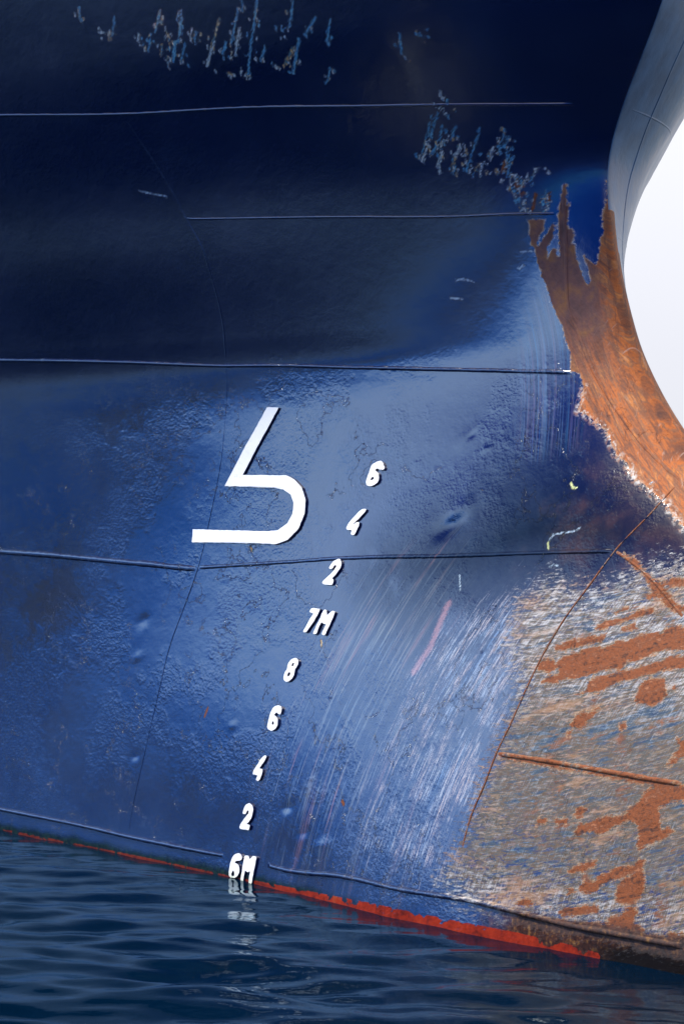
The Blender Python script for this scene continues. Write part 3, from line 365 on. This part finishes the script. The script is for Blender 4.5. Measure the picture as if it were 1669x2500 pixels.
    rust = t.mix(t.R(rst, .40, .58, .65, 0.), rust, c3(.11, .036, .016)); rust = t.mix(t.R(t.noise(t.comb(t.M('MULTIPLY', t.M('ADD', D, t.M('MULTIPLY', Z, .7)), 90.), t.M('MULTIPLY', Z, 12.), 8.), 1., 4, .7), .60, .72, 0., .6), rust, c3(.42, .27, .20))
    upper = t.M('MULTIPLY', t.R(t.M('ADD', Z, t.M('MULTIPLY', n_mid, .3)), 2.05, 2.45), t.R(t.M('ADD', D, t.M('MULTIPLY', n_mid, .08)), .05, .11))
    rust = t.mix(t.M('MULTIPLY', upper, .92), rust, t.ramp(n_mid, [(.35, c3(.055, .024, .022)), (.52, c3(.11, .048, .042)), (.66, c3(.20, .080, .026))]))
    rustb = t.ramp(t.M('ADD', t.M('MULTIPLY', bs, .65), t.M('MULTIPLY', n_fine, .35)), [(.36, c3(.030, .010, .005)), (.44, c3(.10, .027, .006)), (.50, c3(.24, .060, .009)), (.55, c3(.13, .036, .009)), (.63, c3(.36, .13, .05))])
    rustb = t.mix(t.R(Z, .16, .04), rustb, c3(.045, .018, .014))
    rust = t.mix(t.R(r2, -.002, .002), rust, rustb)
    # bright crumbling rim where paint meets rust
    rim = t.M('MULTIPLY', t.M('MULTIPLY', .7, t.M('SUBTRACT', 1., t.R(t.M('ABSOLUTE', t.M('MAXIMUM', r1, r2)), .001, .005))), t.R(n_fine, .42, .6))
    col = t.mix(rm, col, rust)
    col = t.mix(t.M('MULTIPLY', rim, .75), col, t.ramp(n_vf, [(.35, c3(.50, .20, .03)), (.55, c3(.55, .42, .25)), (.7, c3(.60, .60, .52))]))
    rough = t.mix(rm, rough, .72)
    # --- flaking white primer on the lower rust edge
    fl = t.M('MULTIPLY', t.attr('flake'), t.R(t.noise(pos, 45, 4, .75, .5), .47, .56), clamp=True)
    fl = t.M('MULTIPLY', fl, t.R(t.attr('flake'), .1, .5)); col = t.mix(fl, col, t.ramp(n_fine, [(.4, c3(.55, .52, .46)), (.55, c3(.40, .20, .10))]))
    # --- chips
    ce = t.M('ADD', t.attr('chip'), t.M('ADD', t.M('MULTIPLY', t.M('SUBTRACT', t.noise(t.comb(t.M('MULTIPLY', u, 260.), t.M('MULTIPLY', Z, 60.)), 1., 3, .7), .5), .034), .0018))
    cm = t.R(ce, -.0003, .0022)
    kd = t.attr('kind')
    teal = t.ramp(n_vf, [(.38, c3(.01, .08, .22)), (.5, c3(.04, .22, .36)), (.6, c3(.20, .40, .44))])
    cc = t.mix(t.R(kd, .4, .8), teal, t.ramp(n_fine, [(.42, c3(.05, .13, .16)), (.52, c3(.42, .22, .05)), (.62, c3(.55, .48, .32))]))
    cc = t.mix(t.R(kd, 1.4, 1.7), cc, t.ramp(n_vf, [(.38, c3(.03, .14, .24)), (.5, c3(.34, .38, .36)), (.6, c3(.65, .65, .58))]))
    cc = t.mix(t.R(kd, 2.5, 2.8), cc, t.ramp(n_fine, [(.4, c3(.13, .038, .012)), (.7, c3(.24, .08, .03))]))
    cc = t.mix(t.R(kd, 3.4, 3.8), cc, c3(.62, .66, .30)); cc = t.mix(t.R(kd, 4.4, 4.8), cc, c3(.34, .44, .52))
    col = t.mix(cm, col, cc); rough = t.mix(cm, rough, .6)
    # --- waterline: weed, then red boot topping
    wet = t.M('ADD', Z, t.M('MULTIPLY', t.M('SUBTRACT', n_mid, .5), .05))
    alg = t.M('MULTIPLY', t.R(wet, .050, .012), t.R(S, .25, -.7)); col = t.mix(t.M('MULTIPLY', alg, .85), col, t.ramp(n_fine, [(.4, c3(.003, .009, .006)), (.65, c3(.012, .030, .012))]))
    low = t.M('MULTIPLY', t.R(wet, .125, .095), t.R(t.M('ADD', S, t.M('MULTIPLY', n_mid, .3)), .40, .66)); col = t.mix(low, col, t.ramp(n_fine, [(.35, c3(.020, .010, .008)), (.55, c3(.055, .022, .014)), (.7, c3(.16, .075, .02))]))
    dk = t.M('MULTIPLY', t.R(wet, .075, .03), t.R(S, .72, .95)); col = t.mix(dk, col, c3(.006, .004, .003))
    rd = t.M('ADD', t.attr('red'), t.M('MULTIPLY', t.M('SUBTRACT', n_fine, .5), .006))
    rd = t.M('SUBTRACT', rd, t.M('MULTIPLY', t.R(t.noise(pos, 14, 4, .6), .50, .66), .022)); rdm = t.M('MULTIPLY', t.R(rd, -.001, .001), t.M('SUBTRACT', 1., t.M('MULTIPLY', t.R(bs2, .60, .66), .7)))
    col = t.mix(t.M('MULTIPLY', rdm, t.R(S, -1.3, -.6, .55, 1.)), col, t.ramp(t.M('ADD', t.M('MULTIPLY', n_fine, .4), t.M('MULTIPLY', n_mid, .6)), [(.38, c3(.10, .010, .005)), (.50, c3(.20, .016, .005)), (.60, c3(.26, .022, .006)), (.72, c3(.22, .06, .02))]))
    col = t.mix(t.M('MULTIPLY', t.attr('far'), t.M('MULTIPLY', t.M('SUBTRACT', 1., rm), t.R(n_mid, .3, .7, .45, .75))), col, c3(.07, .17, .30))  # pale blue put into the far side's colour, standing in for reflected sky light
    p = t.n('ShaderNodeBsdfPrincipled'); t.l(col, p.inputs['Base Color']); t.l(rough, p.inputs['Roughness']); p.inputs['IOR'].default_value = 1.5
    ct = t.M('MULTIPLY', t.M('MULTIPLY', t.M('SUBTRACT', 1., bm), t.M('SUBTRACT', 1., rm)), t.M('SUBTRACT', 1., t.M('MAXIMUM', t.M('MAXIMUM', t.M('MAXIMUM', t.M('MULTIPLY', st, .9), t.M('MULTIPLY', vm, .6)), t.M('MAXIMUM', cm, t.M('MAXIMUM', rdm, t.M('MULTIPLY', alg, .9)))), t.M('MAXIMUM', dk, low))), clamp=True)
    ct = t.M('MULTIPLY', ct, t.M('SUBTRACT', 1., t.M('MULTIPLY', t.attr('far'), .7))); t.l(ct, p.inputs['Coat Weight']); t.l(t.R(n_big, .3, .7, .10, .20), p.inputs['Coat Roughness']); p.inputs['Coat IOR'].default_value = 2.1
    t.l(t.M('ADD', .06, t.M('MULTIPLY', t.M('MAXIMUM', rm, bm), .35)), p.inputs['Specular IOR Level'])
    # --- relief: orange peel in patches, brush marks, scratches, rust scale
    vor = t.n('ShaderNodeTexVoronoi', feature='SMOOTH_F1'); t.l(pos, vor.inputs['Vector']); vor.inputs['Scale'].default_value = 70; vor.inputs['Smoothness'].default_value = .6
    patchy = t.M('MULTIPLY', t.R(t.noise(pos, 3.0, 6, .7), .46, .60, .12, 1.), t.R(Z, 2.25, 1.95, .16, 1.))
    h = t.M('MULTIPLY', t.M('ADD', t.M('MULTIPLY', vor.outputs['Distance'], .5), t.M('MULTIPLY', t.noise(pos, 88, 2, .5), 1.6)), t.M('MULTIPLY', patchy, .00105))
    h = t.M('ADD', h, t.M('MULTIPLY', n_mid, .0016))
    wr = t.noise(pos, 26, 4, .6, .4)                # ridges of old paint runs and flaked-over edges
    ed = t.M('MULTIPLY', t.R(t.M('ABSOLUTE', t.M('SUBTRACT', t.noise(pos, 3.1, 6, .62), .53)), .0, .004, 1., 0.), t.M('MULTIPLY', t.R(Z, 2.3, 1.6), t.M('MULTIPLY', t.R(t.noise(pos, 1.9, 3, .5), .46, .54), -.0022)))
    h = t.M('ADD', h, ed)
    h = t.M('ADD', h, t.M('MULTIPLY', wr, .0007))
    h = t.M('ADD', h, t.M('MULTIPLY', t.M('MULTIPLY', vs2, va), .0008))
    h = t.M('ADD', h, t.M('MULTIPLY', t.M('MULTIPLY', bs2, bm), .0007))
    h = t.M('ADD', h, t.M('MULTIPLY', t.M('MULTIPLY', t.M('ADD', rsw, n_fine), rm), .0022))
    h = t.M('SUBTRACT', h, t.M('MULTIPLY', rm, .0020)); h = t.M('SUBTRACT', h, t.M('MULTIPLY', cm, .0012))
    b = t.n('ShaderNodeBump'); b.inputs['Distance'].default_value = 1.0; b.inputs['Strength'].default_value = 1.0; t.l(h, b.inputs['Height'])
    t.l(b.outputs[0], p.inputs['Normal']); t.l(b.outputs[0], p.inputs['Coat Normal'])
    t.l(p.outputs[0], t.out.inputs[0]); return t.m

def simple_mat(name, stops, scale=20, rough=.5, bump=.0006, bscale=120):
    t = NT(name); pos = t.n('ShaderNodeNewGeometry').outputs['Position']; n = t.noise(pos, scale, 4, .6)
    p = t.n('ShaderNodeBsdfPrincipled'); t.l(t.ramp(n, stops), p.inputs['Base Color']); p.inputs['Roughness'].default_value = rough
    b = t.n('ShaderNodeBump'); b.inputs['Distance'].default_value = 1.; t.l(t.M('MULTIPLY', t.noise(pos, bscale, 3, .6), bump), b.inputs['Height']); t.l(b.outputs[0], p.inputs['Normal'])
    t.l(p.outputs[0], t.out.inputs[0]); return t.m

# ------------------------------------------------------------------ the ship
ship = bpy.data.objects.new('cargo_ship', None); scene.collection.objects.link(ship)
ship.location = (P0[0]+FW[0]*-6, P0[1]+FW[1]*-6, 0); 
ship['label'] = 'navy steel ship bow with scraped rusty stem and white draught marks, afloat'; ship['category'] = 'ship'
bpy.context.view_layer.update()
hull_mat = hull_material()

def shell(side):
    fine = side > 0; hs = .005 if fine else .014
    zs = np.concatenate([np.linspace(-2.5, -.16, 14)[:-1], np.arange(-.16, 3.95, hs), np.linspace(3.96, 4.36, 9)])
    d0 = np.concatenate([(np.linspace(0, 1, 34)**1.7)*.16, np.arange(.16+hs, 5.6, hs), np.geomspace(5.62, 31, 30)])
    Zg = np.repeat(zs[:, None], len(d0), 1); Sg = stem(zs)[:, None]-d0[None]
    P = surf(Sg, Zg, side)
    return P, Sg, Zg
for side in (1., -1.):
    P, Sg, Zg = shell(side)
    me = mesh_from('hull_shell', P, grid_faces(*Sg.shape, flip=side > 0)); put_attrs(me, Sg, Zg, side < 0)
    o = link('hull_plating', me, hull_mat)
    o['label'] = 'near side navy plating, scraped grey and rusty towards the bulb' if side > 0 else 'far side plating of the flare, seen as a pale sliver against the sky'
    o.parent = ship; o.matrix_parent_inverse = ship.matrix_world.inverted()
    rails = surf(Sg[-1:, :], Zg[-1:, :], side)[0]
    if side > 0: R1 = rails
    else: R2 = rails
n = len(R1); V = np.concatenate([R1-[0, 0, .25], R2-[0, 0, .25]]); k = np.arange(n-1)
me = mesh_from('deck', V, np.stack([k, k+1, k+1+n, k+n], -1)); deck_mat = simple_mat('red brown deck paint', [(.3, (.12, .04, .03)), (.7, (.18, .07, .05))])
o = link('deck', me, deck_mat, ship); o.matrix_parent_inverse = ship.matrix_world.inverted()

# weld seams and plate laps: beads of weld metal under the same paint
def smooth_path(pts, step):
    P = np.asarray(pts, float); L = np.concatenate([[0], np.cumsum(np.hypot(*np.diff(P, axis=0).T))])
    t = np.arange(0, L[-1], step); m = pslopes(L, P) if len(P) > 2 else np.repeat((P[1]-P[0])[None]/L[-1], 2, 0)
    i = np.clip(np.searchsorted(L, t, side='right')-1, 0, len(L)-2); h = (L[i+1]-L[i])[:, None]; q = ((t-L[i])/(L[i+1]-L[i]))[:, None]
    return (2*q**3-3*q**2+1)*P[i]+(q**3-2*q**2+q)*h*m[i]+(-2*q**3+3*q**2)*P[i+1]+(q**3-q**2)*h*m[i+1]
def bead(name, pts, w, h, label, port=False, seed=1, rusty=False):
    C = smooth_path(pts, .006); T = np.gradient(C, axis=0); T /= np.linalg.norm(T, axis=1, keepdims=True); Nn = np.stack([-T[:, 1], T[:, 0]], -1)
    rg = np.random.RandomState(seed); L = len(C); a = np.linspace(-1, 1, 9)
    jit = np.convolve(rg.randn(L+8), np.ones(5)/5, 'same')[4:-4]*.11; jit2 = np.convolve(rg.randn(L+60), np.ones(25)/25, 'same')[30:-30]*.5
    cw = w*(1+jit+jit2*.5); ch_ = h*(1+jit*.8+jit2); taper = np.clip(np.minimum(np.arange(L), np.arange(L)[::-1])/6., .05, 1)
    C = C+Nn*(jit2*w*.5)[:, None]
    Sg = C[:, 0][:, None]+Nn[:, 0][:, None]*a[None]*cw[:, None]; Zg = C[:, 1][:, None]+Nn[:, 1][:, None]*a[None]*cw[:, None]
    prof = np.sqrt(np.clip(1-a**2, 0, 1)); off = ch_[:, None]*taper[:, None]*prof[None]-.0012
    P = surf(Sg, Zg, -1. if port else 1., off)
    me = mesh_from(name, P, grid_faces(L, 9, flip=not port)); put_attrs(me, Sg, Zg, port)
    if rusty: me.attributes['patch'].data.foreach_set('value', np.full(Sg.size, .004, np.float32))
    o = link(name, me, hull_mat, ship, label); o.matrix_parent_inverse = ship.matrix_world.inverted(); return o
def ext(p, s0): return [(s0, p[0][1]+(p[0][0]-s0)*(-.0)+(p[0][1]-p[1][1])/(p[0][0]-p[1][0])*(s0-p[0][0])*.5)]+p
bead('weld_seam', ext(SEAMS['S1'], -4.6), .0065, .0060, 'topmost long horizontal weld across the dark flare', seed=2)
bead('weld_seam', SEAMS['S2'], .006, .0060, 'short horizontal weld ending in the rusty stem', seed=3)
bead('weld_seam', ext(SEAMS['S3'], -5), .0090, .0100, 'horizontal weld above the big white bulb symbol', seed=4)
bead('weld_seam', ext(SEAMS['S4a'], -5), .014, .0105, 'wide horizontal weld left of the white bulb symbol', seed=5)
bead('weld_seam', SEAMS['S4b'], .009, .0070, 'horizontal weld passing behind the figure 2 above 7M', seed=6)
bead('weld_seam', SEAMS['S4c'], .0055, .0050, 'rusty weld running down across the bulb to the right', seed=7, rusty=True)
bead('weld_seam', SEAMS['BR'], .0038, .0040, 'rusty slanting weld where the bulb plating begins', seed=8, rusty=True)
bead('weld_seam', SEAMS['S5'], .0085, .0070, 'thick rusty weld across the middle of the bulb', seed=9, rusty=True)
bead('weld_seam', ext(SEAMS['S6a'], -5.5), .011, .0125, 'lowest weld, left of the 6M mark', seed=13)
bead('weld_seam', SEAMS['S6'], .011, .0125, 'lowest weld, right of the 6M mark', seed=10)
bead('weld_seam', SEAMS['BU'], .0045, .0030, 'faint curved upright weld in the dark upper flare', seed=14)
bead('weld_seam', SEAMS['BL'], .0045, .0032, 'upright weld running down behind the bulb symbol', seed=11)
bead('weld_seam', SEAMS['RG'], .007, .0045, 'rust covered weld down the edge of the stem casting', seed=12)
for zz, sd_ in ((3.04, 21), (2.56, 22), (3.75, 23)):
    s0 = float(stem(np.array([zz]))[0]); bead('weld_seam', [(s0-2.2, zz+.08), (s0-1.2, zz+.05), (s0-.02, zz)], .004, .0018, 'level weld on the far side of the flare', True, seed=sd_)
zz = np.linspace(2.3, 4.4, 12); bead('weld_seam', [(float(stem(np.array([a]))[0])-.16-.05*(a-2.3)**2, float(a)) for a in zz], .004, .003, 'upright weld beside the stem on the far side', True, seed=24)

# raised draught figures and the bulb symbol, cut from plate and welded on
white_mat = simple_mat('white mark paint', [(.3, (.80, .80, .78)), (.7, (.86, .86, .85))], 40, .45, .0010, 90)
side_mat = hull_mat
def figure_mat(name):
    t = NT(name); pos = t.n('ShaderNodeNewGeometry').outputs['Position']; sp = t.n('ShaderNodeSeparateXYZ'); t.l(pos, sp.inputs[0]); Zc = sp.outputs[2]
    n1 = t.noise(pos, 60, 4, .65); n2 = t.noise(pos, 14, 3, .6)
    col = t.ramp(n1, [(.3, (.88, .87, .83)), (.7, (.92, .91, .88))])
    col = t.mix(t.R(t.noise(pos, 110, 4, .7), .63, .70, 0, .6), col, (.30, .33, .40)); col = t.mix(t.R(t.noise(pos, 22, 4, .6), .60, .75, 0, .35), col, (.62, .58, .50))
    al = t.R(t.M('ADD', Zc, t.M('MULTIPLY', t.M('SUBTRACT', n2, .5), .05)), .035, .0)
    col = t.mix(t.M('MULTIPLY', al, .55), col, t.ramp(n1, [(.35, (.30, .36, .10)), (.65, (.62, .62, .40))]))
    p = t.n('ShaderNodeBsdfPrincipled'); t.l(col, p.inputs['Base Color']); p.inputs['Roughness'].default_value = .45
    b = t.n('ShaderNodeBump'); b.inputs['Distance'].default_value = 1.; t.l(t.M('MULTIPLY', n1, .0008), b.inputs['Height']); t.l(b.outputs[0], p.inputs['Normal'])
    t.l(p.outputs[0], t.out.inputs[0]); return t.m
white_mat = figure_mat('white mark paint')
edge_mat = simple_mat('navy paint on plate edges', [(.3, (.0012, .006, .045)), (.7, (.002, .012, .07))], 30, .4)
def chaikin(P, n=1):
    P = np.asarray(P, float)
    for _ in range(n):
        Q = np.roll(P, -1, 0); R = np.empty((2*len(P), 2)); R[0::2] = .82*P+.18*Q; R[1::2] = .18*P+.82*Q; P = R
    return P
def glyph(name, loops, thick, label, rnd=True):
    loops = [chaikin(l, 2 if rnd else 0) for l in loops]
    # subdivide long edges so the plate follows the curved shell
    LL = []
    for P in loops:
        q = []
        for a, b in zip(P, np.roll(P, -1, 0)):
            k = max(1, int(np.hypot(*(b-a))/.012)); q += [a+(b-a)*i/k for i in range(k)]
        q = np.array(q); LL.append(q+np.random.RandomState(len(q)).randn(len(q), 2)*.0006)
    allp = np.concatenate(LL); n = len(allp)
    tris = tessellate_polygon([[Vector((x, y, 0)) for x, y in P] for P in LL])
    top = surf(allp[:, 0], allp[:, 1], 1., thick); bot = surf(allp[:, 0], allp[:, 1], 1., -.004)
    V = [tuple(v) for v in top]+[tuple(v) for v in bot]; Fc = []; mi = []
    for t_ in tris:
        a, b, c = (top[i] for i in t_); nn = np.cross(b-a, c-a)
        f = tuple(t_) if nn@np.array([NL[0], NL[1], 0]) > 0 else tuple(t_)[::-1]
        Fc.append(f); mi.append(0)
    o_ = 0
    for P in LL:
        m = len(P)
        for i in range(m):
            j = (i+1) % m; Fc.append((o_+i, o_+j, n+o_+j, n+o_+i)); mi.append(1)
        o_ += m
    me = bpy.data.meshes.new(name); me.from_pydata(V, [], Fc); me.update()
    me.materials.append(white_mat); me.materials.append(edge_mat); me.polygons.foreach_set('material_index', mi)
    o = link(name, me, None, ship, label); o.matrix_parent_inverse = ship.matrix_world.inverted(); return o
glyph('bulb_symbol', GLYPH['symbol'], .010, 'large white bulbous bow symbol like a hooked open 5', False)
for key, nm, lb in (('six_top', 'draught_figure', 'white 6, highest of the draught figures'), ('four_top', 'draught_figure', 'white 4 just below the highest 6'),
    ('two_top', 'draught_figure', 'white 2 lying on the weld above 7M'), ('seven', 'draught_figure', 'white 7 of the mark 7M'), ('m_top', 'draught_letter', 'white M of the mark 7M'),
    ('eight', 'draught_figure', 'white 8 below 7M'), ('six_low', 'draught_figure', 'white 6 between the 8 and the lower 4'), ('four_low', 'draught_figure', 'white 4 in the lower half of the scale'),
    ('two_low', 'draught_figure', 'white 2 above 6M'), ('six_water', 'draught_figure', 'white 6 of the mark 6M standing at the waterline'), ('m_water', 'draught_letter', 'white M of the mark 6M dipping into the water')):
    glyph(nm, GLYPH[key], .009, lb)

# ------------------------------------------------------------------ water
def water_mat():
    t = NT('dark harbour water'); pos = t.n('ShaderNodeNewGeometry').outputs['Position']
    gl = t.n('ShaderNodeBsdfGlossy'); gl.inputs['Color'].default_value = (.78, .93, 1, 1); gl.inputs['Roughness'].default_value = .02
    df = t.n('ShaderNodeBsdfDiffuse'); df.inputs['Color'].default_value = (.0001, .005, .015, 1); fr = t.n('ShaderNodeFresnel'); fr.inputs["IOR"].default_value = 1.18
    mp_ = t.n('ShaderNodeMapping'); mp_.inputs['Rotation'].default_value = (0, 0, math.radians(-25)); mp_.inputs['Scale'].default_value = (.6, 1.4, 1); t.l(pos, mp_.inputs[0])
    h = t.M('ADD', t.M('MULTIPLY', t.noise(mp_.outputs[0], 9, 3, .5), .0016), t.M('MULTIPLY', t.noise(mp_.outputs[0], 30, 3, .55), .0007))
    b = t.n('ShaderNodeBump'); b.inputs['Distance'].default_value = 1.; t.l(h, b.inputs['Height']); 
    for q_ in (gl, df, fr): t.l(b.outputs[0], q_.inputs['Normal'])
    mx = t.n('ShaderNodeMixShader'); t.l(fr.outputs[0], mx.inputs[0]); t.l(df.outputs[0], mx.inputs[1]); t.l(gl.outputs[0], mx.inputs[2]); t.l(mx.outputs[0], t.out.inputs[0]); return t.m
def waves(x, y):
    rg = np.random.RandomState(11); h = np.zeros_like(x)
    for i in range(60):
        lam = .085*(8.0)**rg.rand(); a = math.radians(78+rg.randn()*24); k = 6.2832/lam; ph = rg.rand()*6.28
        h += .0060*lam**1.17*np.sin((x*math.cos(a)+y*math.sin(a))*k+ph)
    return h
xs = np.concatenate([-np.geomspace(1500, 4.2, 40), np.arange(-4, 4, .02), np.geomspace(4.2, 1500, 40)])
ys = np.concatenate([-np.geomspace(1500, .5, 30), np.linspace(0, 4.4, 40), np.arange(4.5, 14, .02), np.geomspace(14.2, 1500, 44)])
X, Y = np.meshgrid(xs, ys)
# calmer in the lee against the hull
rel = np.stack([X-P0[0], Y-P0[1]], -1); sS = rel@FW; lat = rel@NL
gap = lat-half(np.clip(sS, -25, 1.9).ravel(), np.zeros(sS.size)).reshape(sS.shape)
amp = np.clip(.22+gap/1.3, .22, 1)*np.clip(1-(np.hypot(X, Y-8)-9)/20, 0, 1)
Hh = waves(X, Y)*amp
me = mesh_from('water', np.stack([X, Y, Hh], -1), grid_faces(*X.shape)); water = link('water', me, water_mat()); water['kind'] = 'structure'

# ------------------------------------------------------------------ shore-shaped band added out of view at left, darkening the plating's reflections
ang = np.radians(np.linspace(-150, -35, 260)); rows = []
rg = np.random.RandomState(5); hN = 11+1.2*wave_noise(ang*60, ang*0, 31, 20, 2., 30.)
for k, (r, f) in enumerate(((300, -.05), (306, .55), (318, .9), (345, 1.0), (420, .7), (600, -.05))):
    rows.append(np.stack([r*np.sin(ang), r*np.cos(ang), np.maximum(hN, 5)*f], -1))
me = mesh_from('added_dark_band', np.array(rows), grid_faces(6, len(ang)))
added_dark_band = link('added_dark_band', me, simple_mat('dark band for reflections', [(.3, (.018, .035, .02)), (.7, (.04, .06, .03))], .08, .9)); added_dark_band['kind'] = 'structure'
